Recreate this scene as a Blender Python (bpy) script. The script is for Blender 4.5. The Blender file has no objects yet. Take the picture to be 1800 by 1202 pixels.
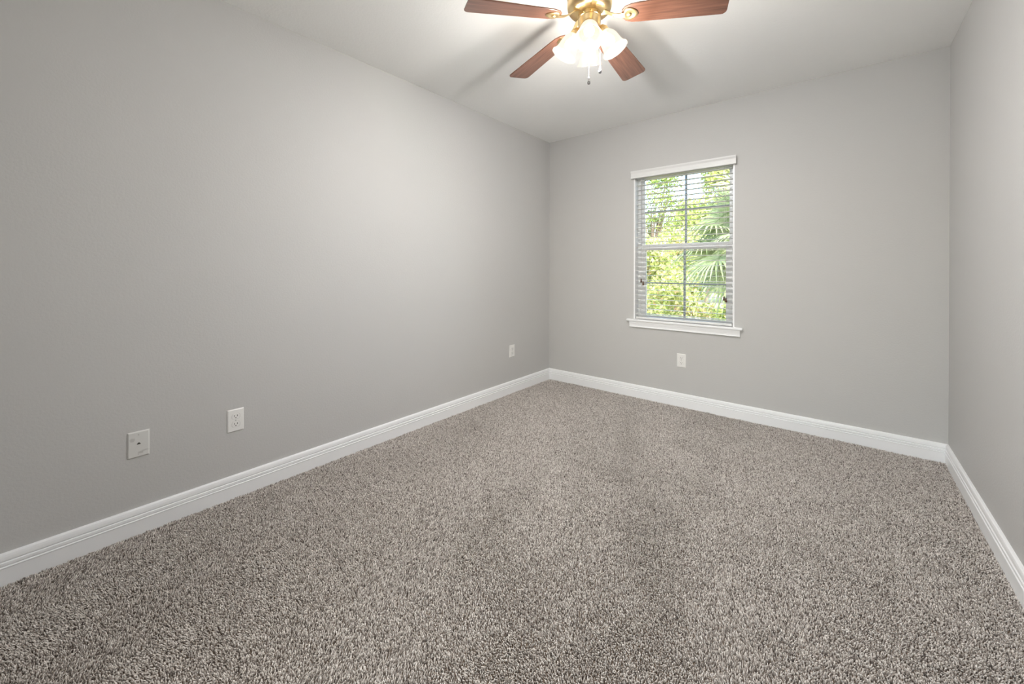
import bpy, bmesh, math, random
import numpy as np
from mathutils import Vector, Matrix

S = bpy.context.scene
COL = S.collection
PI = math.pi
rad = math.radians

# ------------------------------------------------------------------ camera
CAMPOS = Vector((2.318, -3.412, 1.139))
_yaw, _pit, _rol = rad(39.563), rad(-0.208), rad(0.045)
_r = Vector((math.cos(_yaw), math.sin(_yaw), 0)); _f = Vector((-math.sin(_yaw), math.cos(_yaw), 0)); _u = Vector((0, 0, 1))
_f, _u = _f*math.cos(_pit) + _u*math.sin(_pit), _u*math.cos(_pit) - _f*math.sin(_pit)
_r, _u = _r*math.cos(_rol) + _u*math.sin(_rol), _u*math.cos(_rol) - _r*math.sin(_rol)
cam_data = bpy.data.cameras.new('camera')
cam = bpy.data.objects.new('camera', cam_data); COL.objects.link(cam)
cam.matrix_world = Matrix(((_r.x, _u.x, -_f.x, CAMPOS.x), (_r.y, _u.y, -_f.y, CAMPOS.y), (_r.z, _u.z, -_f.z, CAMPOS.z), (0, 0, 0, 1)))
cam_data.sensor_fit = 'HORIZONTAL'; cam_data.sensor_width = 36.0
cam_data.lens = 698.45*36/1800
cam_data.shift_y = -(601-475.2)/1800
cam_data.clip_start = 0.02; cam_data.clip_end = 300
S.camera = cam

# ------------------------------------------------------------------ view, world, sun, lamps
S.view_settings.view_transform = 'Standard'; S.view_settings.look = 'None'
S.view_settings.gamma = 1.0; S.view_settings.use_curve_mapping = False
S.view_settings.exposure = 0.06
SKY_STRENGTH = 1.2
SUN_STRENGTH = 9.0
BULB_W = 26.0
FILL_LAMP_W = 8.0
HALL_FILL_W = 24.0
SHADE_E = 1.15
try:
    S.cycles.use_denoising = True
    S.cycles.max_bounces = 12; S.cycles.diffuse_bounces = 6; S.cycles.transparent_max_bounces = 24
    S.cycles.sample_clamp_indirect = 8.0
    S.cycles.caustics_reflective = False; S.cycles.caustics_refractive = False
except Exception:
    pass
world = bpy.data.worlds.new('sky'); S.world = world; world.use_nodes = True
wn = world.node_tree.nodes; wl = world.node_tree.links
for n in list(wn): wn.remove(n)
wo = wn.new('ShaderNodeOutputWorld'); wb = wn.new('ShaderNodeBackground'); ws = wn.new('ShaderNodeTexSky')
ws.sky_type = 'NISHITA'; ws.sun_disc = False; ws.sun_elevation = rad(42); ws.sun_rotation = rad(150)
ws.air_density = 1.0; ws.dust_density = 2.5
wl.new(ws.outputs[0], wb.inputs[0]); wb.inputs[1].default_value = SKY_STRENGTH; wl.new(wb.outputs[0], wo.inputs[0])
sd = bpy.data.lights.new('sun', 'SUN'); sd.energy = SUN_STRENGTH; sd.angle = rad(1.0); sd.color = (1, .95, .86)
so = bpy.data.objects.new('sun', sd); COL.objects.link(so)
so.rotation_euler = Vector((-1.0, 0.75, -0.95)).to_track_quat('-Z', 'Y').to_euler()
so.location = (3, -8, 9)

# ------------------------------------------------------------------ materials
def new_mat(name):
    m = bpy.data.materials.new(name); m.use_nodes = True
    nt = m.node_tree
    return m, nt, nt.nodes, nt.links, nt.nodes['Principled BSDF']

def setp(b, **k):
    for key, v in k.items():
        b.inputs[key.replace('_', ' ')].default_value = v

def paint(name, col, rough=.5, bump=0.0, bscale=120.0, var=0.02, spec=.4):
    m, nt, N, L, b = new_mat(name)
    tc = N.new('ShaderNodeTexCoord')
    nz = N.new('ShaderNodeTexNoise'); nz.inputs['Scale'].default_value = 3.0; nz.inputs['Detail'].default_value = 3
    L.new(tc.outputs['Object'], nz.inputs['Vector'])
    mx = N.new('ShaderNodeMix'); mx.data_type = 'RGBA'
    mx.inputs[6].default_value = (*[c*(1-var) for c in col], 1); mx.inputs[7].default_value = (*[min(1, c*(1+var)) for c in col], 1)
    L.new(nz.outputs[0], mx.inputs[0]); L.new(mx.outputs[2], b.inputs['Base Color'])
    setp(b, Roughness=rough); b.inputs['Specular IOR Level'].default_value = spec
    if bump > 0:
        n2 = N.new('ShaderNodeTexNoise'); n2.inputs['Scale'].default_value = bscale; n2.inputs['Detail'].default_value = 4; n2.inputs['Roughness'].default_value = .55
        L.new(tc.outputs['Object'], n2.inputs['Vector'])
        bp = N.new('ShaderNodeBump'); bp.inputs['Strength'].default_value = bump; bp.inputs['Distance'].default_value = .002
        L.new(n2.outputs[0], bp.inputs['Height']); L.new(bp.outputs[0], b.inputs['Normal'])
    return m

M = {}
M['wall'] = paint('greige wall paint', (.54, .5335, .524), .55, .35, 110, .012, .25)
M['ceiling'] = paint('ceiling paint', (.91, .912, .90), .8, .5, 90, .01, .1)
M['trim'] = paint('white trim paint', (.88, .885, .895), .35, .05, 40, .01)
M['vinyl'] = paint('white vinyl', (.86, .87, .88), .3, 0, 1, .01)
M['blind'] = paint('white faux wood', (.74, .74, .735), .38, .05, 60, .01)
M['cord'] = paint('cord', (.62, .61, .58), .8)
M['plastic'] = paint('white plastic', (.82, .81, .79), .32, 0, 1, .01)
M['slot'] = paint('dark slot', (.05, .045, .04), .6)
M['screw'] = paint('painted screw', (.55, .54, .52), .4)
M['grille'] = paint('backlight shaded grille between the glass', (.36, .41, .44), .4)  # white grille; its backlit shade is put into the grey colour
M['slat'] = paint('white slat', (.62, .615, .60), .35, .05, 60, .01)
M['drywall'] = paint('raw exterior board', (.55, .53, .5), .8)

def metal(name, col, rough):
    m, nt, N, L, b = new_mat(name)
    tc = N.new('ShaderNodeTexCoord'); nz = N.new('ShaderNodeTexNoise'); nz.inputs['Scale'].default_value = 30
    L.new(tc.outputs['Object'], nz.inputs['Vector'])
    mr = N.new('ShaderNodeMapRange'); mr.inputs[3].default_value = rough*.85; mr.inputs[4].default_value = rough*1.2
    L.new(nz.outputs[0], mr.inputs[0]); L.new(mr.outputs[0], b.inputs['Roughness'])
    setp(b, Base_Color=(*col, 1), Metallic=1.0)
    return m
M['brass'] = metal('satin brass', (.78, .60, .33), .3)
M['brass_dark'] = metal('aged brass', (.50, .38, .20), .35)
M['chrome'] = metal('chain metal', (.55, .53, .50), .3)

def wood(name, c1, c2, rough=.32):
    m, nt, N, L, b = new_mat(name)
    tc = N.new('ShaderNodeTexCoord'); mp = N.new('ShaderNodeMapping'); mp.inputs['Scale'].default_value = (3, 55, 20)
    L.new(tc.outputs['Object'], mp.inputs[0])
    nz = N.new('ShaderNodeTexNoise'); nz.inputs['Scale'].default_value = 1.6; nz.inputs['Detail'].default_value = 6; nz.inputs['Roughness'].default_value = .6
    L.new(mp.outputs[0], nz.inputs['Vector'])
    cr = N.new('ShaderNodeValToRGB'); cr.color_ramp.elements[0].position = .3; cr.color_ramp.elements[1].position = .72
    cr.color_ramp.elements[0].color = (*c1, 1); cr.color_ramp.elements[1].color = (*c2, 1)
    L.new(nz.outputs[0], cr.inputs[0]); L.new(cr.outputs[0], b.inputs['Base Color'])
    setp(b, Roughness=rough); b.inputs['Coat Weight'].default_value = .6; b.inputs['Coat Roughness'].default_value = .18
    return m
M['wood'] = wood('cherry blade', (.10, .042, .027), (.23, .105, .068))
M['tassel'] = wood('tassel wood', (.05, .018, .006), (.12, .045, .015), .4)

def shade_mat():
    m, nt, N, L, b = new_mat('frosted glass shade')
    out = N['Material Output']; N.remove(b)
    tr = N.new('ShaderNodeBsdfTransparent'); tr.inputs[0].default_value = (1, .95, .87, 1)
    em = N.new('ShaderNodeEmission'); em.inputs[0].default_value = (1, .87, .70, 1); em.inputs[1].default_value = SHADE_E
    gl = N.new('ShaderNodeBsdfGlossy'); gl.inputs['Roughness'].default_value = .3; gl.inputs[0].default_value = (.04, .04, .04, 1)
    a1 = N.new('ShaderNodeAddShader'); mx = N.new('ShaderNodeMixShader'); mx.inputs[0].default_value = .8
    L.new(em.outputs[0], a1.inputs[0]); L.new(gl.outputs[0], a1.inputs[1])
    L.new(tr.outputs[0], mx.inputs[1]); L.new(a1.outputs[0], mx.inputs[2]); L.new(mx.outputs[0], out.inputs[0])
    return m
M['shade'] = shade_mat()
def emis(name, col, s):
    m, nt, N, L, b = new_mat(name)
    setp(b, Base_Color=(*col, 1), Roughness=.3); b.inputs['Emission Color'].default_value = (*col, 1); b.inputs['Emission Strength'].default_value = s
    return m
M['bulb'] = emis('lit bulb', (1, .88, .7), 5.0)
M['fill_diffuser'] = emis('fill lamp diffuser', (1, .93, .84), 4.0)

def glass_mat():
    m, nt, N, L, b = new_mat('window glass')
    out = N['Material Output']; N.remove(b)
    tr = N.new('ShaderNodeBsdfTransparent'); tr.inputs[0].default_value = (.95, .97, .96, 1)
    gl = N.new('ShaderNodeBsdfGlossy'); gl.inputs['Roughness'].default_value = .02
    fr = N.new('ShaderNodeFresnel'); fr.inputs[0].default_value = 1.35
    mx = N.new('ShaderNodeMixShader'); L.new(fr.outputs[0], mx.inputs[0]); L.new(tr.outputs[0], mx.inputs[1]); L.new(gl.outputs[0], mx.inputs[2]); L.new(mx.outputs[0], out.inputs[0])
    return m
M['glass'] = glass_mat()
def crystal():
    m, nt, N, L, b = new_mat('clear pendant')
    setp(b, Base_Color=(.42, .42, .43, 1), Roughness=.1, Metallic=1.0)
    return m
M['pendant'] = crystal()

def carpet_mat():
    m, nt, N, L, b = new_mat('carpet pile')
    at = N.new('ShaderNodeAttribute'); at.attribute_name = 'tone'
    cr = N.new('ShaderNodeValToRGB'); e = cr.color_ramp.elements
    e[0].position = 0; e[0].color = (.14, .115, .10, 1)
    e[1].position = 1; e[1].color = (.92, .865, .82, 1)
    k = e.new(.35); k.color = (.46, .41, .37, 1)
    k = e.new(.7); k.color = (.72, .67, .625, 1)
    L.new(at.outputs['Fac'], cr.inputs[0]); L.new(cr.outputs[0], b.inputs['Base Color'])
    setp(b, Roughness=.95); b.inputs['Specular IOR Level'].default_value = .1
    b.inputs['Sheen Weight'].default_value = .15
    return m
M['carpet'] = carpet_mat()
M['backing'] = paint('carpet backing', (.16, .12, .09), .95)

def leaf_mat(name, c1, c2, rough=.45, trans=.35):
    m, nt, N, L, b = new_mat(name)
    oi = N.new('ShaderNodeNewGeometry')
    cr = N.new('ShaderNodeValToRGB'); cr.color_ramp.elements[0].color = (*c1, 1); cr.color_ramp.elements[1].color = (*c2, 1)
    L.new(oi.outputs['Random Per Island'], cr.inputs[0]); L.new(cr.outputs[0], b.inputs['Base Color']); setp(b, Roughness=rough)
    t = N.new('ShaderNodeBsdfTranslucent'); L.new(cr.outputs[0], t.inputs[0])
    mx = N.new('ShaderNodeMixShader'); mx.inputs[0].default_value = trans
    L.new(b.outputs[0], mx.inputs[1]); L.new(t.outputs[0], mx.inputs[2]); L.new(mx.outputs[0], N['Material Output'].inputs[0])
    return m
M['leaf_yellow'] = leaf_mat('yellow green leaves', (.24, .34, .08), (.66, .68, .30))
M['leaf_green'] = leaf_mat('mid green leaves', (.12, .20, .05), (.42, .52, .15))
M['leaf_dry'] = leaf_mat('dry leaves', (.50, .34, .18), (.85, .70, .45))
M['leaf_palm'] = leaf_mat('palm leaves', (.20, .27, .12), (.42, .48, .28), .35)
M['bark'] = paint('bark', (.22, .18, .14), .9, .8, 20, .2)
M['ground'] = paint('sandy leaf litter', (.50, .42, .26), .95, .6, 6, .35)

# ------------------------------------------------------------------ mesh helpers
def box(bm, x0, x1, y0, y1, z0, z1):
    vs = [bm.verts.new(p) for p in ((x0,y0,z0),(x1,y0,z0),(x1,y1,z0),(x0,y1,z0),(x0,y0,z1),(x1,y0,z1),(x1,y1,z1),(x0,y1,z1))]
    for f in ((0,3,2,1),(4,5,6,7),(0,1,5,4),(1,2,6,5),(2,3,7,6),(3,0,4,7)):
        bm.faces.new([vs[i] for i in f])

def frame_of(d):
    d = Vector(d).normalized()
    a = Vector((0, 0, 1)) if abs(d.z) < .95 else Vector((1, 0, 0))
    x = a.cross(d).normalized(); y = d.cross(x)
    return x, y, d

def tube(bm, pts, r, n=10, cap=True):
    pts = [Vector(p) for p in pts]; rings = []
    if not hasattr(r, '__len__'): r = [r]*len(pts)
    x = None
    for i, p in enumerate(pts):
        d = (pts[min(i+1, len(pts)-1)] - pts[max(i-1, 0)]).normalized()
        if x is None: x, y, _ = frame_of(d)
        else:
            x = (x - d*x.dot(d)).normalized(); y = d.cross(x)
        rings.append([bm.verts.new(p + (x*math.cos(2*PI*k/n) + y*math.sin(2*PI*k/n))*r[i]) for k in range(n)])
    for a, b in zip(rings, rings[1:]):
        for k in range(n): bm.faces.new((a[k], a[(k+1) % n], b[(k+1) % n], b[k]))
    if cap: bm.faces.new(rings[0][::-1]); bm.faces.new(rings[-1])

def lathe(bm, prof, n=32, M4=None, cap0=False, cap1=False):
    rings = []
    for r, z in prof:
        if r < 1e-6:
            v = Vector((0, 0, z)); v = M4 @ v if M4 else v
            rings.append([bm.verts.new(v)]); continue
        ring = []
        for k in range(n):
            v = Vector((r*math.cos(2*PI*k/n), r*math.sin(2*PI*k/n), z))
            ring.append(bm.verts.new(M4 @ v if M4 else v))
        rings.append(ring)
    for a, b in zip(rings, rings[1:]):
        for k in range(n):
            k2 = (k+1) % n
            if len(a) == 1 and len(b) > 1: bm.faces.new((a[0], b[k2], b[k]))
            elif len(b) == 1 and len(a) > 1: bm.faces.new((a[k], a[k2], b[0]))
            elif len(a) > 1: bm.faces.new((a[k], a[k2], b[k2], b[k]))
    if cap0 and len(rings[0]) > 1: bm.faces.new(rings[0][::-1])
    if cap1 and len(rings[-1]) > 1: bm.faces.new(rings[-1])

def obj(name, bm, mat, parent=None, smooth=False, bevel=0, label=None, local=None):
    bmesh.ops.recalc_face_normals(bm, faces=bm.faces[:])
    me = bpy.data.meshes.new(name); bm.to_mesh(me); bm.free()
    o = bpy.data.objects.new(name, me); COL.objects.link(o)
    if mat: me.materials.append(mat)
    if smooth:
        for p in me.polygons: p.use_smooth = True
        md = None
    if bevel:
        md = o.modifiers.new('bevel', 'BEVEL'); md.width = bevel; md.segments = 2; md.limit_method = 'ANGLE'; md.angle_limit = rad(40)
    if parent: o.parent = parent
    if local is not None: o.matrix_local = local
    if label: o['label'] = label
    return o

def autosmooth(o, ang=40):
    me = o.data
    for p in me.polygons: p.use_smooth = True
    bm = bmesh.new(); bm.from_mesh(me)
    for e in bm.edges:
        if len(e.link_faces) == 2 and e.calc_face_angle(0) > rad(ang): e.smooth = False
    bm.to_mesh(me); bm.free()
    return o

def thing(name, label, cat, loc=(0, 0, 0), rotz=0, group=None):
    o = bpy.data.objects.new(name, None); COL.objects.link(o); o.empty_display_size = .1
    o.location = loc; o.rotation_euler = (0, 0, rotz); o['label'] = label; o['category'] = cat
    if group: o['group'] = group
    return o

def struct(o, label=None, cat=None):
    o['kind'] = 'structure'
    if label: o['label'] = label
    if cat: o['category'] = cat
    return o
B = bmesh.new

# ------------------------------------------------------------------ room shell
W, H, D = 2.808, 2.44, -3.62       # width, height, y of the rear wall
T = .14
OX0, OX1, OZ0, OZ1 = .903, 1.697, .697, 1.985    # window opening
DX0, DX1, DZ = 1.25, 2.70, 2.10                 # unseen doorway added in the rear wall for fill light
HY = -5.0                                        # far wall of the added hall

b = B(); box(b, -T, W+T, HY-T, T, -.12, 0); struct(obj('floor', b, M['backing']), 'floor slab under the grey beige carpet', 'floor')
b = B(); box(b, -T, W+T, D-.12, T, H, H+.12); struct(obj('ceiling', b, M['ceiling']), 'white lightly textured ceiling above the fan', 'ceiling')
b = B(); box(b, -T, 0, D, T, 0, H); struct(obj('wall_left', b, M['wall']), 'long greige painted wall on the left with three wall plates', 'wall')
b = B(); box(b, W, W+T, D, T, 0, H); struct(obj('wall_right', b, M['wall']), 'bare greige painted wall at the right edge', 'wall')
b = B()
box(b, 0, OX0, 0, T, 0, H); box(b, OX1, W, 0, T, 0, H); box(b, OX0, OX1, 0, T, 0, OZ0-.018); box(b, OX0, OX1, 0, T, OZ1, H)
struct(obj('wall_back', b, M['wall']), 'greige end wall holding the single window', 'wall')
b = B()
box(b, -T, DX0, D-.12, D, 0, H); box(b, DX1, W+T, D-.12, D, 0, H); box(b, DX0, DX1, D-.12, D, DZ, H)
struct(obj('wall_front', b, M['wall']), 'greige wall with added doorway behind the camera', 'wall')
# unseen hall added behind the doorway to bring in fill light
b = B(); box(b, .9, 1.0, HY-T, D-.12, 0, H); box(b, W, W+T, HY-T, D-.12, 0, H)
box(b, 1.0, 1.3, HY-T, HY, 0, H); box(b, 2.6, W, HY-T, HY, 0, H); box(b, 1.3, 2.6, HY-T, HY, 2.1, H); box(b, 1.3, 2.6, HY-T, HY, 0, .08)
struct(obj('wall_added_hall', b, M['wall']), 'greige walls of the added hall beyond the doorway', 'wall')
b = B(); box(b, .9, W+T, HY-T, D-.12, H, H+.12); struct(obj('ceiling_added_hall', b, M['ceiling']), 'white ceiling of the added hall beyond the doorway', 'ceiling')
b = B()
for x0, x1 in ((DX0-.06, DX0), (DX1, DX1+.06)): box(b, x0, x1, D, D+.012, 0, DZ+.06)
box(b, DX0, DX1, D, D+.012, DZ, DZ+.06)
for x0, x1 in ((DX0, DX0+.012), (DX1-.012, DX1)): box(b, x0, x1, D-.12, D, 0, DZ)
box(b, DX0+.012, DX1-.012, D-.12, D, DZ-.012, DZ)
struct(obj('trim_1', b, M['trim'], bevel=.002), 'white casing around the added doorway behind the camera', 'door casing')

# made-up glazed door for the added hall; an area lamp outside gives fill
b = B()
for x0, x1 in ((1.3, 1.37), (1.915, 1.985), (2.53, 2.6)): box(b, x0, x1, HY-.1, HY-.04, .08, 2.1)
for x0, x1 in ((1.37, 1.915), (1.985, 2.53)):
    box(b, x0, x1, HY-.1, HY-.04, .08, .16); box(b, x0, x1, HY-.1, HY-.04, 2.02, 2.1)
b2 = B(); box(b2, -1.5, 5.5, HY-3.2, HY-T, 2.30, 2.42); struct(obj('added_porch_roof', b2, M['ceiling']), 'porch roof added outside the hall door to block sky light', 'porch roof')  # added out of view to keep sky light off the hall door
pd = struct(obj('added_door_1', b, M['vinyl']), 'added white framed double glass door at the end of the hall', 'door')
b = B(); box(b, 1.37, 1.915, HY-.073, HY-.068, .16, 2.02); box(b, 1.985, 2.53, HY-.073, HY-.068, .16, 2.02)
obj('glass_pane', b, M['glass'], pd)
ld = bpy.data.lights.new('hall_fill', 'AREA'); ld.shape = 'RECTANGLE'; ld.size = 1.3; ld.size_y = 2.0; ld.energy = HALL_FILL_W; ld.color = (.98, .995, 1)  # added area lamp for soft fill, standing in for daylight
lo_ = bpy.data.objects.new('hall_fill', ld); COL.objects.link(lo_)
lo_.location = (1.95, HY-.25, 1.09); lo_.rotation_euler = (PI/2, 0, 0)

# baseboards: profile (offset from wall, height), swept between mitred corners
BP = [(0, 0), (.0155, 0), (.0155, .0645), (.0170, .0660), (.0175, .0680), (.0165, .0698), (.0120, .0708), (.0155, .0760), (.0158, .0770),
      (.0158, .0845), (.0150, .0858), (.0105, .0868), (.0138, .0920), (.0142, .0930), (.0132, .104), (.0110, .112), (.0065, .1155), (0, .1165)]
def baseboard(name, p0, p1, nrm, label, mitre0=1, mitre1=1):
    bm = B(); p0 = Vector(p0); p1 = Vector(p1); d = (p1-p0).normalized(); n = Vector(nrm)
    a = [bm.verts.new(p0 + n*o + d*o*mitre0 + Vector((0, 0, z))) for o, z in BP]
    c = [bm.verts.new(p1 + n*o - d*o*mitre1 + Vector((0, 0, z))) for o, z in BP]
    k = len(BP)
    for i in range(k): bm.faces.new((a[i], a[(i+1) % k], c[(i+1) % k], c[i]))
    bm.faces.new(a[::-1]); bm.faces.new(c)
    return struct(obj(name, bm, M['trim']), label, 'baseboard')
baseboard('baseboard_left', (0, 0, 0), (0, D, 0), (1, 0, 0), 'white grooved baseboard along the left wall')
baseboard('baseboard_back', (0, 0, 0), (W, 0, 0), (0, -1, 0), 'white grooved baseboard below the window')
baseboard('baseboard_right', (W, 0, 0), (W, D, 0), (-1, 0, 0), 'white grooved baseboard along the right wall')
baseboard('baseboard_front', (0, D, 0), (DX0-.06, D, 0), (0, 1, 0), 'white grooved baseboard on the wall behind the camera', 1, 0)

# ------------------------------------------------------------------ carpet pile
def vnoise(x, y, seed):
    rng = np.random.default_rng(seed); g = rng.random((256, 256))
    xi = np.floor(x).astype(int); yi = np.floor(y).astype(int); fx = x-xi; fy = y-yi
    fx = fx*fx*(3-2*fx); fy = fy*fy*(3-2*fy)
    a = g[xi % 256, yi % 256]; b_ = g[(xi+1) % 256, yi % 256]; c = g[xi % 256, (yi+1) % 256]; d = g[(xi+1) % 256, (yi+1) % 256]
    return (a*(1-fx)+b_*fx)*(1-fy) + (c*(1-fx)+d*fx)*fy

def make_carpet(x0, x1, y0, y1, sp=.0045):
    rng = np.random.default_rng(7)
    nx = int((x1-x0)/sp); ny = int((y1-y0)/sp)
    gx, gy = np.meshgrid(np.arange(nx), np.arange(ny), indexing='ij')
    px = (x0 + (gx+.5)*sp + (gy % 2)*sp*.5).ravel(); py = (y0 + (gy+.5)*sp).ravel()
    n = len(px)
    px = px + rng.uniform(-.45, .45, n)*sp; py = py + rng.uniform(-.45, .45, n)*sp
    px = np.clip(px, x0+.001, x1-.001); py = np.clip(py, y0+.001, y1-.001)
    # the lie of the pile: vacuum strokes and footprints
    u = px*.95 + py*.30; v = -px*.30 + py*.95
    s = vnoise(u*4.5+10, v*1.3+20, 1)*.65 + vnoise(px*9+3, py*8+7, 2)*.35
    s2 = vnoise(px*3+40, py*3+50, 3)
    lay = np.clip((s-.5)*3.5, -1, 1)
    ang = rng.uniform(0, 2*PI, n); 
    lx = .0026*np.cos(ang) + .0010*lay ; ly = .0026*np.sin(ang) - .0038*lay
    lx += (s2-.5)*.002
    h = .0085 + rng.uniform(-.0024, .0024, n) + (vnoise(px*60, py*60, 5)-.5)*.004
    r = rng.uniform(.0013, .0025, n); th = rng.uniform(0, 2*PI, n)
    k = 4
    V = np.zeros((n, 3*k+1, 3), np.float32)
    for ring, (t, rr) in enumerate(((0., .75), (.55, 1.05), (.9, .72))):
        for j in range(k):
            a = th + 2*PI*j/k + ring*.5
            V[:, ring*k+j, 0] = px + lx*t*t + r*rr*np.cos(a)
            V[:, ring*k+j, 1] = py + ly*t*t + r*rr*np.sin(a)
            V[:, ring*k+j, 2] = h*t
    V[:, 3*k, 0] = px + lx; V[:, 3*k, 1] = py + ly; V[:, 3*k, 2] = h
    V[:, :, 0] = np.clip(V[:, :, 0], x0, x1); V[:, :, 1] = np.clip(V[:, :, 1], y0, y1)
    quads = []
    for ring in range(2):
        for j in range(k): quads.append((ring*k+j, ring*k+(j+1) % k, (ring+1)*k+(j+1) % k, (ring+1)*k+j))
    tris = [(2*k+j, 2*k+(j+1) % k, 3*k) for j in range(k)]
    base = (np.arange(n)*(3*k+1))[:, None]
    Q = (base[:, :, None] + np.array(quads)[None]).reshape(-1)
    Tt = (base[:, :, None] + np.array(tris)[None]).reshape(-1)
    nq, ntr = n*len(quads), n*len(tris)
    me = bpy.data.meshes.new('carpet')
    me.vertices.add(n*(3*k+1)); me.vertices.foreach_set('co', V.ravel())
    me.loops.add(len(Q)+len(Tt)); me.loops.foreach_set('vertex_index', np.concatenate([Q, Tt]).astype(np.int32))
    me.polygons.add(nq+ntr)
    ls = np.concatenate([np.arange(nq)*4, nq*4+np.arange(ntr)*3]).astype(np.int32)
    me.polygons.foreach_set('loop_start', ls)
    me.polygons.foreach_set('use_smooth', np.ones(nq+ntr, bool))
    me.update(calc_edges=True)
    tone = rng.random(n)*.70 + .22 + (vnoise(px*140, py*140, 9)-.5)*.2 + lay*.07
    dark = rng.random(n) < .14; tone[dark] -= .45
    A = me.attributes.new('tone', 'FLOAT', 'POINT')
    A.data.foreach_set('value', np.repeat(np.clip(tone, 0, 1), 3*k+1).astype(np.float32))
    me.materials.append(M['carpet'])
    o = bpy.data.objects.new('carpet', me); COL.objects.link(o)
    o['kind'] = 'stuff'; o['label'] = 'grey beige speckled plush carpet with vacuum marks covering the floor'; o['category'] = 'carpet'
    return o
make_carpet(.0155, W-.0155, D+.0155, -.0155)

# ------------------------------------------------------------------ window
win = thing('window_1', 'white single hung window with four pane sashes in the end wall', 'window', (0, 0, 0)); win['kind'] = 'structure'
J = .012
b = B()
box(b, OX0, OX0+J, -.001, .075, OZ0, OZ1); box(b, OX1-J, OX1, -.001, .075, OZ0, OZ1); box(b, OX0+J, OX1-J, -.001, .075, OZ1-J, OZ1)
obj('jamb', b, M['trim'], win, bevel=.001)
def rect_frame(bm, x0, x1, z0, z1, y0, y1, l, r, t, bt):
    box(bm, x0, x0+l, y0, y1, z0, z1); box(bm, x1-r, x1, y0, y1, z0, z1)
    box(bm, x0+l, x1-r, y0, y1, z1-t, z1); box(bm, x0+l, x1-r, y0, y1, z0, z0+bt)
b = B()
rect_frame(b, OX0, OX1, OZ0, OZ1, .075, T+.01, .034, .034, .03, .018)
obj('window_frame', b, M['vinyl'], win, bevel=.0015)
# upper sash (outer track), lower sash (inner track)
us = B(); rect_frame(us, .937, 1.663, 1.325, 1.957, .108, .132, .022, .022, .022, .034); us = obj('upper_sash', us, M['vinyl'], win, bevel=.0015)
b = B(); box(b, .955, 1.645, .118, .122, 1.355, 1.938); obj('glass_pane', b, M['glass'], us)
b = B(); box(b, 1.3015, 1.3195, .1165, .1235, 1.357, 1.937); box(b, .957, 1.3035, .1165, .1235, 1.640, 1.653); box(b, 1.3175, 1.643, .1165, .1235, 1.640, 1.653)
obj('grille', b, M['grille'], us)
ls = B(); rect_frame(ls, .937, 1.663, .715, 1.345, .078, .104, .044, .040, .042, .016); ls = obj('lower_sash', ls, M['vinyl'], win, bevel=.0015)
b = B(); box(b, .979, 1.625, .088, .092, .730, 1.304); obj('glass_pane', b, M['glass'], ls)
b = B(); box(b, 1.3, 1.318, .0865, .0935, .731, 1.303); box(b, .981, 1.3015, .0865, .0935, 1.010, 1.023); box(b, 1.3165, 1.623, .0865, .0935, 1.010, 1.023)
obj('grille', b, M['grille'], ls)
b = B(); box(b, 1.27, 1.34, .070, .0785, 1.338, 1.350); obj('sash_lock', b, M['vinyl'], ls, bevel=.002)
# stool and apron
b = B(); box(b, OX0, OX1, -.001, .078, OZ0-.018, OZ0); box(b, .845, 1.755, -.028, 0, OZ0-.018, OZ0)
obj('window_sill', b, M['trim'], win, bevel=.004)
AP = [(0, .627), (.0125, .627), (.0145, .629), (.0145, .6335), (.012, .636), (.0125, .645), (.016, .660), (.0185, .668), (.0185, .679), (0, .679)]
bm = B()
def apx(x, s, o): return x + s*o*.35
a = [bm.verts.new((.868 + s_[0]*.0, -s_[0], s_[1])) for s_ in AP]; c = [bm.verts.new((1.737, -s_[0], s_[1])) for s_ in AP]
for i in range(len(AP)): j = (i+1) % len(AP); bm.faces.new((a[i], a[j], c[j], c[i]))
bm.faces.new(a[::-1]); bm.faces.new(c)
obj('apron', bm, M['trim'], win)

# ------------------------------------------------------------------ blind
bl = thing('window_blind', 'white two inch horizontal slat blind lowered over the window with slats open', 'blind', (1.30, .03, .70))
inv = Matrix.Translation((-1.30, -.03, -.70))
def bobj(name, bm, mat, **k):
    p = k.pop('parent', bl)
    bmesh.ops.transform(bm, matrix=inv, verts=bm.verts[:])
    return obj(name, bm, mat, p, **k)
BX0, BX1 = .921, 1.680
b = B()
nsl = 30; z0, pitch = .7475, .0418
for i in range(nsl):
    z = z0 + i*pitch
    if z > 1.930: break
    n = 6; yy = [.009 + .042*j/n for j in range(n+1)]
    top = []; bot = []
    for j, y in enumerate(yy):
        cz = z + .0016*(1-((j-n/2)/(n/2))**2) - (y-.03)*.02
        top.append((y, cz+.0013)); bot.append((y, cz-.0013))
    ring = top + bot[::-1]
    a = [b.verts.new((BX0, y, zz)) for y, zz in ring]; c = [b.verts.new((BX1, y, zz)) for y, zz in ring]
    for q in range(len(ring)): r_ = (q+1) % len(ring); b.faces.new((a[q], a[r_], c[r_], c[q]))
    b.faces.new(a[::-1]); b.faces.new(c)
bobj('slats', b, M['slat'])
b = B(); box(b, BX0, BX1, .004, .056, .701, .719); bobj('bottom_rail', b, M['blind'], bevel=.003)
b = B(); box(b, BX0, BX1, .004, .056, 1.936, 1.972); bobj('headrail', b, M['blind'], bevel=.002)
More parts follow.
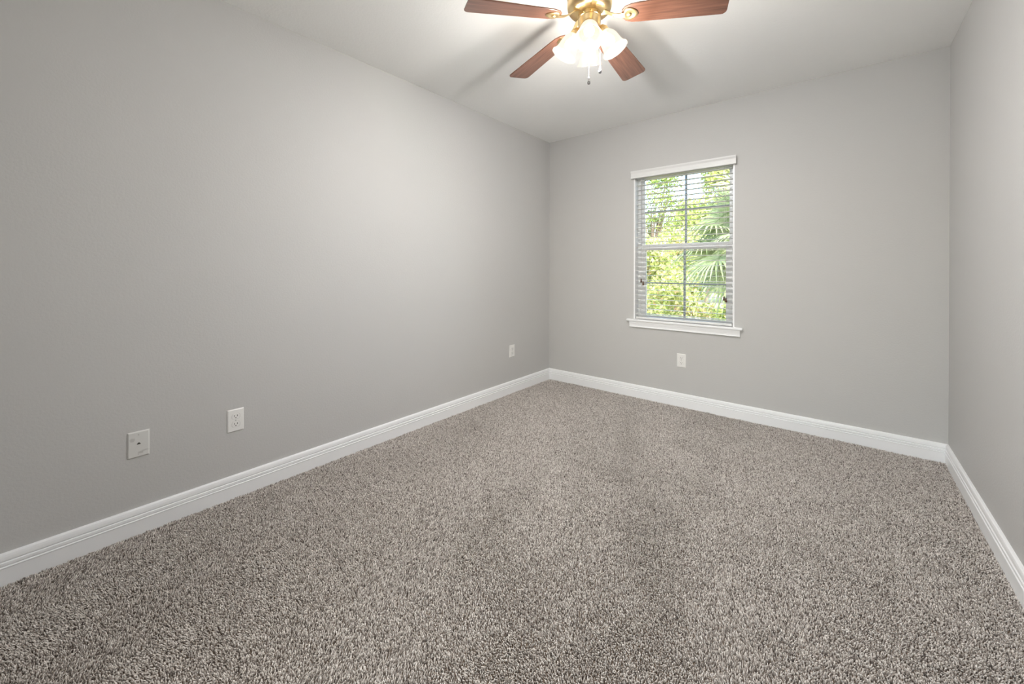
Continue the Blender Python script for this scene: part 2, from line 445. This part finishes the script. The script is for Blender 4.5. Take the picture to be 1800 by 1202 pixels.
# valance with crown profile and end returns
VP = [(.028, 1.934), (.033, 1.936), (.033, 1.945), (.030, 1.949), (.030, 1.975), (.033, 1.983), (.036, 1.989), (.036, 2.000), (.022, 2.000), (.022, 1.934)]
b = B()
a = [b.verts.new((.887, -s_[0], s_[1])) for s_ in VP]; c = [b.verts.new((1.711, -s_[0], s_[1])) for s_ in VP]
for i in range(len(VP)): j = (i+1) % len(VP); b.faces.new((a[i], a[j], c[j], c[i]))
b.faces.new(a[::-1]); b.faces.new(c)
box(b, .889, .899, -.0225, -.0005, 1.936, 1.998); box(b, 1.699, 1.709, -.0225, -.0005, 1.936, 1.998)
bobj('valance', b, M['blind'])
for x in (1.022, 1.290, 1.575):
    b = B()
    for y in (.0045, .0555): tube(b, [(x, y, .71), (x, y, 1.940)], .0007, 5)
    bobj('ladder_cord', b, M['cord'])
def tassel(bm, x, y, z):
    lathe(bm, [(0, .015), (.0035, .015), (.0055, .010), (.005, .003), (.0065, -.005), (.009, -.014), (.0075, -.019), (0, -.020)], 14, Matrix.Translation((x, y, z)))
for (x, y, zt) in ((1.626, -.004, .915), (1.640, -.006, .902), (.972, -.004, 1.040), (.990, -.006, 1.018)):
    b = B(); tube(b, [(x, y, zt+.010), (x, y, 1.940)], .0009, 6)
    c = bobj('pull_cord', b, M['cord'])
    b = B(); tassel(b, x, y, zt)
    bmesh.ops.transform(b, matrix=inv, verts=b.verts[:])
    obj('tassel', b, M['tassel'], c, smooth=True, label='brown wooden tassel')

# ------------------------------------------------------------------ wall plates
def rot_to(nrm):
    # local: x right, z up, -y out of the wall
    return {'back': 0, 'left': PI/2}[nrm]
def plate_mesh(bm, w=.070, h=.110, t=.0055):
    x, z = w/2, h/2
    o = [(-x, 0, -z), (x, 0, -z), (x, 0, z), (-x, 0, z)]
    e = .004
    vs0 = [bm.verts.new(p) for p in o]
    vs1 = [bm.verts.new((p[0], -t*.45, p[2])) for p in o]
    vs2 = [bm.verts.new((p[0]-math.copysign(e, p[0]), -t, p[2]-math.copysign(e, p[2]))) for p in o]
    for a, c in ((vs0, vs1), (vs1, vs2)):
        for i in range(4): j = (i+1) % 4; bm.faces.new((a[i], a[j], c[j], c[i]))
    bm.faces.new(vs2); bm.faces.new(vs0[::-1])
RY = Matrix.Rotation(PI/2, 4, 'X')      # lathe axis z -> -y
def outlet(loc, side, label):
    t = thing('electrical_outlet', label, 'outlet', loc, rot_to(side), 'duplex outlets on the walls')
    b = B(); plate_mesh(b); obj('cover_plate', b, M['plastic'], t)
    for s in (1, -1):
        z = .0195*s
        b = B(); pts = []
        for k in range(24):
            a = 2*PI*k/24; xx = .0172*math.cos(a); zz = .0172*math.sin(a)
            pts.append((xx, max(-.0125, min(.0125, zz))))
        a0 = [b.verts.new((p[0], -.0048, z+p[1])) for p in pts]; a1 = [b.verts.new((p[0]*.97, -.0066, z+p[1]*.97)) for p in pts]
        for k in range(24): b.faces.new((a0[k], a0[(k+1) % 24], a1[(k+1) % 24], a1[k]))
        b.faces.new(a1)
        rc = obj('receptacle', b, M['plastic'], t)
        b = B(); box(b, -.0078, -.0054, -.0069, -.006, z-.001, z+.0075); box(b, .0054, .0078, -.0069, -.006, z-.001, z+.0075)
        lathe(b, [(.0026, .006), (.0026, .0069), (0, .0069)], 12, Matrix.Translation((0, 0, z-.0065)) @ RY)
        # thin dark seam around the receptacle face
        m0 = [b.verts.new((p[0]*1.0, -.0050, z+p[1]*1.0)) for p in pts]; m1 = [b.verts.new((p[0]*1.07, -.0057, z+p[1]*1.07)) for p in pts]
        for k in range(24): b.faces.new((m0[k], m0[(k+1) % 24], m1[(k+1) % 24], m1[k]))
        obj('slots', b, M['slot'], rc, label='dark plug slots')
    b = B(); lathe(b, [(.0032, .005), (.0032, .0064), (.0022, .0068), (0, .0068)], 14, RY)
    obj('screw', b, M['screw'], t)
    return t
outlet((1.3115, 0, .386), 'back', 'white duplex outlet on the end wall below the window')
outlet((0, -2.766, .387), 'left', 'white duplex outlet on the left wall, right beside the jack plate')
outlet((0, -.607, .389), 'left', 'white duplex outlet on the left wall nearest the far corner')

def jack_mat():
    m, nt, N, L, b = new_mat('scuffed plastic')
    tc = N.new('ShaderNodeTexCoord')
    base = None; cur = (.66, .655, .635, 1)
    def blob(cx, cz, sx, sz, amt, prev):
        mp = N.new('ShaderNodeMapping'); mp.inputs['Location'].default_value = (-cx/sx, 0, -cz/sz); mp.inputs['Scale'].default_value = (1/sx, 0, 1/sz)
        L.new(tc.outputs['Object'], mp.inputs[0])
        ln = N.new('ShaderNodeVectorMath'); ln.operation = 'LENGTH'; L.new(mp.outputs[0], ln.inputs[0])
        nz = N.new('ShaderNodeTexNoise'); nz.inputs['Scale'].default_value = 160; L.new(tc.outputs['Object'], nz.inputs['Vector'])
        ad = N.new('ShaderNodeMath'); ad.operation = 'ADD'; L.new(ln.outputs['Value'], ad.inputs[0]); L.new(nz.outputs[0], ad.inputs[1])
        mr = N.new('ShaderNodeMapRange'); mr.inputs[1].default_value = 1.2; mr.inputs[2].default_value = 1.7; mr.inputs[3].default_value = amt; mr.inputs[4].default_value = 0
        L.new(ad.outputs[0], mr.inputs[0])
        mx = N.new('ShaderNodeMix'); mx.data_type = 'RGBA'; mx.inputs[7].default_value = (.38, .37, .355, 1)
        if prev is None: mx.inputs[6].default_value = cur
        else: L.new(prev, mx.inputs[6])
        L.new(mr.outputs[0], mx.inputs[0]); return mx.outputs[2]
    c = blob(-.021, .022, .009, .008, .55, None)
    c = blob(.006, -.036, .009, .005, .6, c)
    c = blob(.020, -.030, .013, .0035, .45, c)
    L.new(c, b.inputs['Base Color']); setp(b, Roughness=.45)
    return m
M['jack'] = jack_mat()
t = thing('telephone_jack_plate', 'scuffed white wall plate with small black triangular jack hole on left wall', 'wall plate', (0, -3.120, .388), PI/2)
b = B(); plate_mesh(b, .070, .110); obj('cover_plate', b, M['jack'], t)
b = B()
pts = [(-.0062, -.0035), (.0062, -.0035), (.0050, .0005), (.0015, .0045), (-.0015, .0045), (-.0050, .0005)]
a0 = [b.verts.new((x, -.0058, z+.003)) for x, z in pts]; a1 = [b.verts.new((x, -.004, z+.003)) for x, z in pts]
for k in range(6): b.faces.new((a0[k], a0[(k+1) % 6], a1[(k+1) % 6], a1[k]))
b.faces.new(a0); obj('jack_opening', b, M['slot'], t, label='black jack hole')
for z in (.041, -.041):
    b = B(); lathe(b, [(.0030, .005), (.0030, .0062), (.0022, .0066), (0, .0066)], 14, Matrix.Translation((0, 0, z)) @ RY)
    obj('screw', b, M['screw'] if z > 0 else M['jack'], t)

# ------------------------------------------------------------------ ceiling fan
FC = Vector((1.404, -1.735, H))
fan = thing('ceiling_fan', 'brass ceiling fan with five cherry wood blades and four lit glass shades', 'ceiling fan', FC)
def z(h): return h - H
b = B(); lathe(b, [(.098, z(2.44)), (.104, z(2.432)), (.104, z(2.415)), (.100, z(2.408)), (.103, z(2.400)), (.104, z(2.375)), (.101, z(2.360)), (.093, z(2.348)), (.078, z(2.340)), (.050, z(2.336)), (0, z(2.336))], 48)
autosmooth(obj('motor_housing', b, M['brass'], fan), 50)
b = B(); lathe(b, [(0, z(2.338)), (.052, z(2.338)), (.053, z(2.334)), (.053, z(2.318)), (.050, z(2.316)), (.050, z(2.313)), (.0525, z(2.311)), (.052, z(2.270)), (.050, z(2.262)), (.044, z(2.256)), (.044, z(2.236)), (.036, z(2.222)), (.018, z(2.214)), (0, z(2.212))], 48)
sw = autosmooth(obj('switch_housing', b, M['brass'], fan), 35)
for k in range(10):
    a = 2*PI*(k+.5)/10
    m4 = Matrix.Translation((.053*math.cos(a), .053*math.sin(a), z(2.326))) @ Matrix.Rotation(a, 4, 'Z') @ Matrix.Rotation(PI/2, 4, 'Y')
    b = B(); lathe(b, [(.0036, 0), (.0036, .001), (.0028, .0022), (0, .0022)], 10, m4)
    obj('screw', b, M['brass_dark'], sw)

PITCH, DROOP, A0 = rad(11.5), rad(4.6), 20.0
def blade_matrix(ang):
    # local x outwards, y CCW side; CCW edge low
    return Matrix.Rotation(rad(ang), 4, 'Z') @ Matrix.Translation((.10, 0, z(2.312))) @ Matrix.Rotation(DROOP, 4, 'Y') @ Matrix.Rotation(-PITCH, 4, 'X')
def blade_bm():
    bm = B(); r0, r1 = .045, .487; w0, w1 = .054, .069; out = []
    def arc(cx, cy, r, a0, a1, n=6): return [(cx+r*math.cos(a0+(a1-a0)*i/n), cy+r*math.sin(a0+(a1-a0)*i/n)) for i in range(n+1)]
    c = .022
    out += [(r0+.004, -.022), (r0+.018, -.040), (r0+.045, -w0+.003), (r0+.08, -w0)]
    out += arc(r1-c, -w1+c, c, -PI/2, 0)
    out += arc(r1-c, w1-c, c, 0, PI/2)
    out += [(r0+.08, w0), (r0+.045, w0-.003), (r0+.018, .040), (r0+.004, .022), (r0, 0)]
    lo = [bm.verts.new((x, y, -.003)) for x, y in out]; hi = [bm.verts.new((x, y, .003)) for x, y in out]
    n = len(out)
    for i in range(n): j = (i+1) % n; bm.faces.new((lo[i], lo[j], hi[j], hi[i]))
    bm.faces.new(lo[::-1]); bm.faces.new(hi)
    return bm
def bracket_bm():
    bm = B()
    # medallion under the blade root
    n = 24; lo = []; mid = []; hi = []
    for i in range(n):
        a = 2*PI*i/n; rx = .032*(1+.12*math.cos(a)); ry = .034*(1-.18*math.cos(a))
        x = .084 + rx*math.cos(a); y = ry*math.sin(a)
        hi.append(bm.verts.new((x, y, -.003))); mid.append(bm.verts.new((x, y, -.0065))); lo.append(bm.verts.new((.084+(x-.084)*.82, y*.82, -.0095)))
    for A_, C_ in ((hi, mid), (mid, lo)):
        for i in range(n): j = (i+1) % n; bm.faces.new((A_[i], A_[j], C_[j], C_[i]))
    c2 = [bm.verts.new((.084+(v.co.x-.084)*.8, v.co.y*.8, -.0075)) for v in lo]
    for i in range(n): j = (i+1) % n; bm.faces.new((lo[i], lo[j], c2[j], c2[i]))
    bm.faces.new(c2); bm.faces.new(hi[::-1])
    lathe(bm, [(.010, -.0075), (.010, -.011), (.006, -.0135), (0, -.014)], 16, Matrix.Translation((.082, 0, 0)))
    # curved flat arm to the motor
    P = [(-.060, .026), (-.040, .026), (-.020, .020), (0, .008), (.020, -.002), (.040, -.006), (.060, -.0065)]
    Wd = [.016, .015, .011, .0085, .0085, .011, .014]
    rings = []
    for (x, zz), w in zip(P, Wd):
        rings.append([bm.verts.new((x, -w, zz-.003)), bm.verts.new((x, w, zz-.003)), bm.verts.new((x, w*.8, zz+.003)), bm.verts.new((x, -w*.8, zz+.003))])
    for A_, C_ in zip(rings, rings[1:]):
        for i in range(4): j = (i+1) % 4; bm.faces.new((A_[i], A_[j], C_[j], C_[i]))
    bm.faces.new(rings[0]); bm.faces.new(rings[-1][::-1])
    return bm
blade0 = obj('blade', blade_bm(), M['wood'], fan, bevel=.0012); blade0.matrix_local = blade_matrix(A0)
arm0 = autosmooth(obj('blade_bracket', bracket_bm(), M['brass'], fan), 50); arm0.matrix_local = blade_matrix(A0)
for k in range(1, 5):
    for src in (blade0, arm0):
        c = src.copy(); COL.objects.link(c); c.parent = fan; c.matrix_local = blade_matrix(A0+72*k)

# light kit: four bell shades, 28 / 118 / 208 / 298 degrees
SH = [(.0205, 0), (.024, -.004), (.0300, -.012), (.0375, -.024), (.0425, -.038), (.0450, -.054), (.0465, -.070), (.0495, -.084), (.0550, -.096), (.0610, -.104), (.0620, -.106)]
def shade_bm():
    bm = B(); n = 40; rings = []
    for i, (r, zz) in enumerate(SH):
        ring = []
        for k in range(n):
            a = 2*PI*k/n; fl = 1 + .018*math.cos(10*a)*max(0, (i-6)/4)
            ring.append(bm.verts.new((r*fl*math.cos(a), r*fl*math.sin(a), zz)))
        rings.append(ring)
    for A_, C_ in zip(rings, rings[1:]):
        for k in range(n): bm.faces.new((A_[k], A_[(k+1) % n], C_[(k+1) % n], C_[k]))
    return bm
TILT = rad(29)
def kit_matrix(ang, r, h): return Matrix.Rotation(rad(ang), 4, 'Z') @ Matrix.Translation((r, 0, z(h))) @ Matrix.Rotation(-TILT, 4, 'Y')
first = None
for ang in (28, 118, 208, 298):
    km = kit_matrix(ang, .064, 2.256)
    if first is None:
        b = B(); lathe(b, [(0, .022), (.012, .022), (.016, .014), (.0225, .006), (.0235, -.004), (.0235, -.012), (.021, -.013), (0, -.013)], 28)
        tube(b, [(-.045, 0, .0), (-.03, 0, .018), (-.012, 0, .026), (.0, 0, .020)], .0075, 12)
        sock = autosmooth(obj('lamp_socket', b, M['brass'], fan), 45)
        sh = obj('glass_shade', shade_bm(), M['shade'], fan, smooth=True)
        b = B(); lathe(b, [(.010, -.013), (.011, -.026), (.018, -.038), (.0235, -.052), (.0235, -.062), (.018, -.074), (.009, -.080), (0, -.082)], 24)
        bu = obj('light_bulb', b, M['bulb'], sh, smooth=True)
        first = (sock, sh, bu)
    else:
        sock, sh, bu = [s_.copy() for s_ in first]
        for s_ in (sock, sh, bu): COL.objects.link(s_)
        sock.parent = fan; sh.parent = fan; bu.parent = sh
    sock.matrix_local = km; sh.matrix_local = km @ Matrix.Translation((0, 0, -.008)); bu.matrix_local = Matrix.Translation((0, 0, .008))
    ld = bpy.data.lights.new('bulb_light', 'POINT'); ld.energy = BULB_W; ld.color = (1, .99, .975); ld.shadow_soft_size = .026
    lo_ = bpy.data.objects.new('bulb_light', ld); COL.objects.link(lo_); lo_.parent = fan
    lo_.matrix_local = km @ Matrix.Translation((0, 0, -.105))
# pull chains: positions across (image right) and towards the camera
ux = Vector((_r.x, _r.y, 0)).normalized(); uf = Vector((_f.x, _f.y, 0)).normalized()
for lat, dep, zt in ((-.012, -.050, 1.985), (.046, -.02, 2.050)):
    p = ux*lat + uf*dep
    b = B(); tube(b, [(p.x*.9, p.y*.9, z(2.262)), (p.x, p.y, z(2.24)), (p.x, p.y, z(zt+.034))], .0004, 6)
    nb = int((2.24-zt-.034)/.006)
    for i in range(nb):
        bmesh.ops.create_icosphere(b, subdivisions=1, radius=.0008, matrix=Matrix.Translation((p.x, p.y, z(zt+.036+i*.006))))
    ch = obj('pull_chain', b, M['chrome'], fan)
    b = B(); lathe(b, [(0, .036), (.002, .034), (.0025, .026), (.005, .016), (.0075, .008), (.006, .002), (.003, 0), (0, 0)], 16, Matrix.Translation((p.x, p.y, z(zt))))
    obj('pendant', b, M['pendant'], ch, smooth=True, label='teardrop pull pendant')

# ------------------------------------------------------------------ unseen hall lamp added as fill behind the camera
hl = thing('added_hall_lamp', 'added round frosted flush fill light in the hall behind the doorway', 'ceiling light', (2.2, -4.35, H))
b = B(); lathe(b, [(.17, 0), (.175, -.01), (.17, -.025), (0, -.025)], 32); obj('canopy', b, M['brass'], hl, smooth=False)
b = B(); lathe(b, [(.16, -.025), (.155, -.05), (.12, -.075), (.06, -.09), (0, -.094)], 32); obj('diffuser', b, M['fill_diffuser'], hl, smooth=True)
ld = bpy.data.lights.new('hall_fill_lamp', 'AREA'); ld.shape = 'DISK'; ld.size = .5; ld.energy = FILL_LAMP_W; ld.color = (1, .99, .975)
lo_ = bpy.data.objects.new('hall_fill_lamp', ld); COL.objects.link(lo_); lo_.parent = hl
lo_.location = (0, 0, -.13); lo_.rotation_euler = (rad(25), 0, 0)

# ------------------------------------------------------------------ garden
b = B(); box(b, -40, 30, T+.02, 60, -.65, -.45)
g = struct(obj('ground', b, M['ground']), 'sandy yellow ground with leaf litter outside', 'ground')

def leaves_obj(name, centres, radii, n, size, mat, parent, seed, aspect=.5, squash=.8):
    rng = np.random.default_rng(seed)
    centres = np.array(centres); radii = np.array(radii)
    ci = rng.choice(len(centres), n, p=radii**2/np.sum(radii**2))
    d = rng.normal(size=(n, 3)); d /= np.linalg.norm(d, axis=1)[:, None]
    rr = radii[ci]*(rng.random(n)**.4)
    P = centres[ci] + d*rr[:, None]*np.array([1, 1, squash])
    a = rng.normal(size=(n, 3)); a /= np.linalg.norm(a, axis=1)[:, None]
    c = np.cross(a, rng.normal(size=(n, 3))); c /= np.linalg.norm(c, axis=1)[:, None]
    s = (size*rng.uniform(.6, 1.3, n))[:, None]
    e = np.cross(a, c)
    V = np.stack([P-a*s, P-c*s*aspect, P+a*s+e*s*.15, P+c*s*aspect], 1).astype(np.float32)
    me = bpy.data.meshes.new(name); me.vertices.add(n*4); me.vertices.foreach_set('co', V.ravel())
    me.loops.add(n*4); me.loops.foreach_set('vertex_index', np.arange(n*4, dtype=np.int32))
    me.polygons.add(n); me.polygons.foreach_set('loop_start', (np.arange(n)*4).astype(np.int32)); me.update(calc_edges=True)
    me.materials.append(mat); o = bpy.data.objects.new(name, me); COL.objects.link(o); o.parent = parent
    return o

def plant(name, label, cat, x, y, h, spread, nblob, nleaf, lsize, mat, seed, low=0., group=None, blob=.45, dry=0):
    rnd = random.Random(seed); g0 = -.45
    t = thing(name, label, cat, (x, y, g0), 0, group)
    cs, rs = [], []
    bm = B(); tops = []
    nst = 3 if name == 'shrub' else 1
    trunk_top = Vector((rnd.uniform(-.2, .2), rnd.uniform(-.2, .2), h*(.35 if nst == 1 else .1)))
    r0 = .03*h/2 if nst == 1 else .02
    tube(bm, [(0, 0, 0), trunk_top*.5, trunk_top], [r0*1.3, r0, r0*.8], 7)
    for i in range(nblob):
        a = rnd.uniform(0, 2*PI); rr = spread*math.sqrt(rnd.random()); zz = low + (h-low)*rnd.random()
        k = 1 - .5*max(0, (zz/h-.5))*2*.8
        c = Vector((rr*math.cos(a)*k, rr*math.sin(a)*k, zz))
        cs.append(c[:]); rs.append(blob*rnd.uniform(.6, 1.2))
        mid = (trunk_top + c)*.5 + Vector((0, 0, -.1))
        tube(bm, [trunk_top*.9, mid, c], [r0*.45, r0*.28, .004], 5)
    obj('branches' if nst == 3 else 'trunk', bm, M['bark'], t)
    leaves_obj('foliage', cs, rs, nleaf, lsize, mat, t, seed)
    if dry: leaves_obj('dry_foliage', cs, rs, dry, lsize, M['leaf_dry'], t, seed+99)
    return t

YL, GL = M['leaf_yellow'], M['leaf_green']
plant('shrub', 'dense yellow green shrub filling the lower left panes of the window', 'shrub', -1.15, 5.6, 2.0, .95, 26, 9000, .05, YL, 11, .1, dry=1500)
plant('shrub', 'darker green shrub behind the palm in the lower right panes', 'shrub', .75, 7.2, 1.8, .55, 22, 6000, .05, GL, 12, .1, dry=500, blob=.38)
plant('shrub', 'yellow leaved shrub further back between the nearer shrubs', 'shrub', -1.5, 8.5, 2.5, 1.0, 30, 11000, .06, YL, 13, .1, dry=2500)
plant('shrub', 'broad green shrub at the far left of the garden', 'shrub', -4.6, 8.0, 2.6, 1.2, 30, 9000, .06, GL, 14, .1, dry=800)
plant('shrub', 'olive green shrub right of both palms', 'shrub', 4.6, 7.6, 2.2, 1.0, 26, 8000, .055, GL, 15, .1)
plant('tree', 'loose pale green tree with sky showing through at upper left of window', 'tree', -3.4, 12.4, 5.6, 1.1, 30, 3400, .06, GL, 21, 3.0, blob=.5)
plant('tree', 'sunlit yellow green tree seen behind the upper right panes', 'tree', -.55, 11.2, 5.8, .85, 46, 15000, .06, YL, 22, 1.6, blob=.5)
plant('tree', 'mid green tree standing behind the yellow shrubs', 'tree', -2.6, 17.0, 4.6, 2.1, 46, 20000, .09, YL, 23, .6, blob=.7)
plant('tree', 'green tree far left beyond the shrubs', 'tree', -7.6, 15.0, 5.5, 2.0, 40, 9000, .08, GL, 24, .8, blob=.7)
plant('tree', 'green tree far right beyond the shrubs', 'tree', 4.4, 13.5, 5.5, 1.8, 40, 9000, .08, GL, 25, .8, blob=.7)

# fan palm
def fan_leaf(bm, root, hub, n_dir, up, size, nseg, rnd, spread=150):
    # blade segments radiating from hub in the plane of n_dir (outwards) and side
    n_dir = n_dir.normalized(); side = n_dir.cross(up).normalized(); nor = side.cross(n_dir)
    for i in range(nseg):
        a = rad(-spread + 2*spread*i/(nseg-1))
        d = (n_dir*math.cos(a) + side*math.sin(a)).normalized()
        L_ = size*(.72+.28*math.cos(a*.6))*rnd.uniform(.92, 1.05)
        w = .022*size/.7
        p = side*math.cos(a) - n_dir*math.sin(a)
        droop = rnd.uniform(.18, .34)
        pts = []
        for t_, ww in ((0, .25), (.35, 1.), (.65, .8), (1., .02)):
            c = hub + d*L_*t_ + nor*.03*math.sin(t_*PI) - Vector((0, 0, droop*L_*t_*t_*t_))
            pts.append((c, w*ww))
        prev = None
        for c, ww in pts:
            cur = (bm.verts.new(c+p*ww+nor*ww*.45), bm.verts.new(c), bm.verts.new(c-p*ww+nor*ww*.45))
            if prev:
                bm.faces.new((prev[0], cur[0], cur[1], prev[1])); bm.faces.new((prev[1], cur[1], cur[2], prev[2]))
            prev = cur
def palm(x, y, base_h, seed, label, extra=()):
    rnd = random.Random(seed)
    t = thing('fan_palm', label, 'palm tree', (x, y, -.45))
    b = B(); tube(b, [(0, 0, 0), (0, 0, base_h*.6), (.02, 0, base_h)], [.16, .14, .12], 14); obj('trunk', b, M['bark'], t)
    for k in range(22):
        a = 2.4*k + rnd.uniform(-.3, .3); el = rad(75 - 100*k/22)
        out = Vector((math.cos(a)*math.cos(el), math.sin(a)*math.cos(el), math.sin(el)))
        top = Vector((.02, 0, base_h)); hub = top + out*rnd.uniform(.55, .8)
        fb = B(); fan_leaf(fb, top, hub, out + Vector((0, 0, -.25)), Vector((0, 0, 1)), rnd.uniform(.55, .72), 34, rnd)
        fr = obj('frond', fb, M['leaf_palm'], t)
        sb = B(); tube(sb, [top, top*.4+hub*.6+Vector((0, 0, .03)), hub], [.012, .009, .006], 6); obj('stalk', sb, M['leaf_palm'], fr)
    for hub, nd, up, size in extra:
        hub = Vector(hub) - Vector((x, y, -.45)); fb = B()
        fan_leaf(fb, top, hub, Vector(nd), Vector(up), size, 40, rnd, 140)
        fr = obj('frond', fb, M['leaf_palm'], t)
        sb = B(); tube(sb, [top, top*.4+hub*.6+Vector((0, 0, .03)), hub], [.012, .009, .006], 6); obj('stalk', sb, M['leaf_palm'], fr)
    return t
palm(1.42, 3.3, 1.95, 5, 'fan palm with pale green split fronds just outside the window', (
    ((.92, 3.15, 1.33), (-1, -.1, -.15), (0, -1, .15), .62),
    ((1.08, 3.2, 1.86), (-.9, -.2, -.45), (.1, -1, .2), .58),
    ((1.10, 3.1, 1.10), (-.45, -.1, -1), (0, -1, .1), .60),
    ((1.30, 3.0, 1.55), (-.3, -.2, -1), (0, -1, .1), .58)))
palm(3.9, 4.8, 1.1, 8, 'shorter fan palm to the right outside the window view')
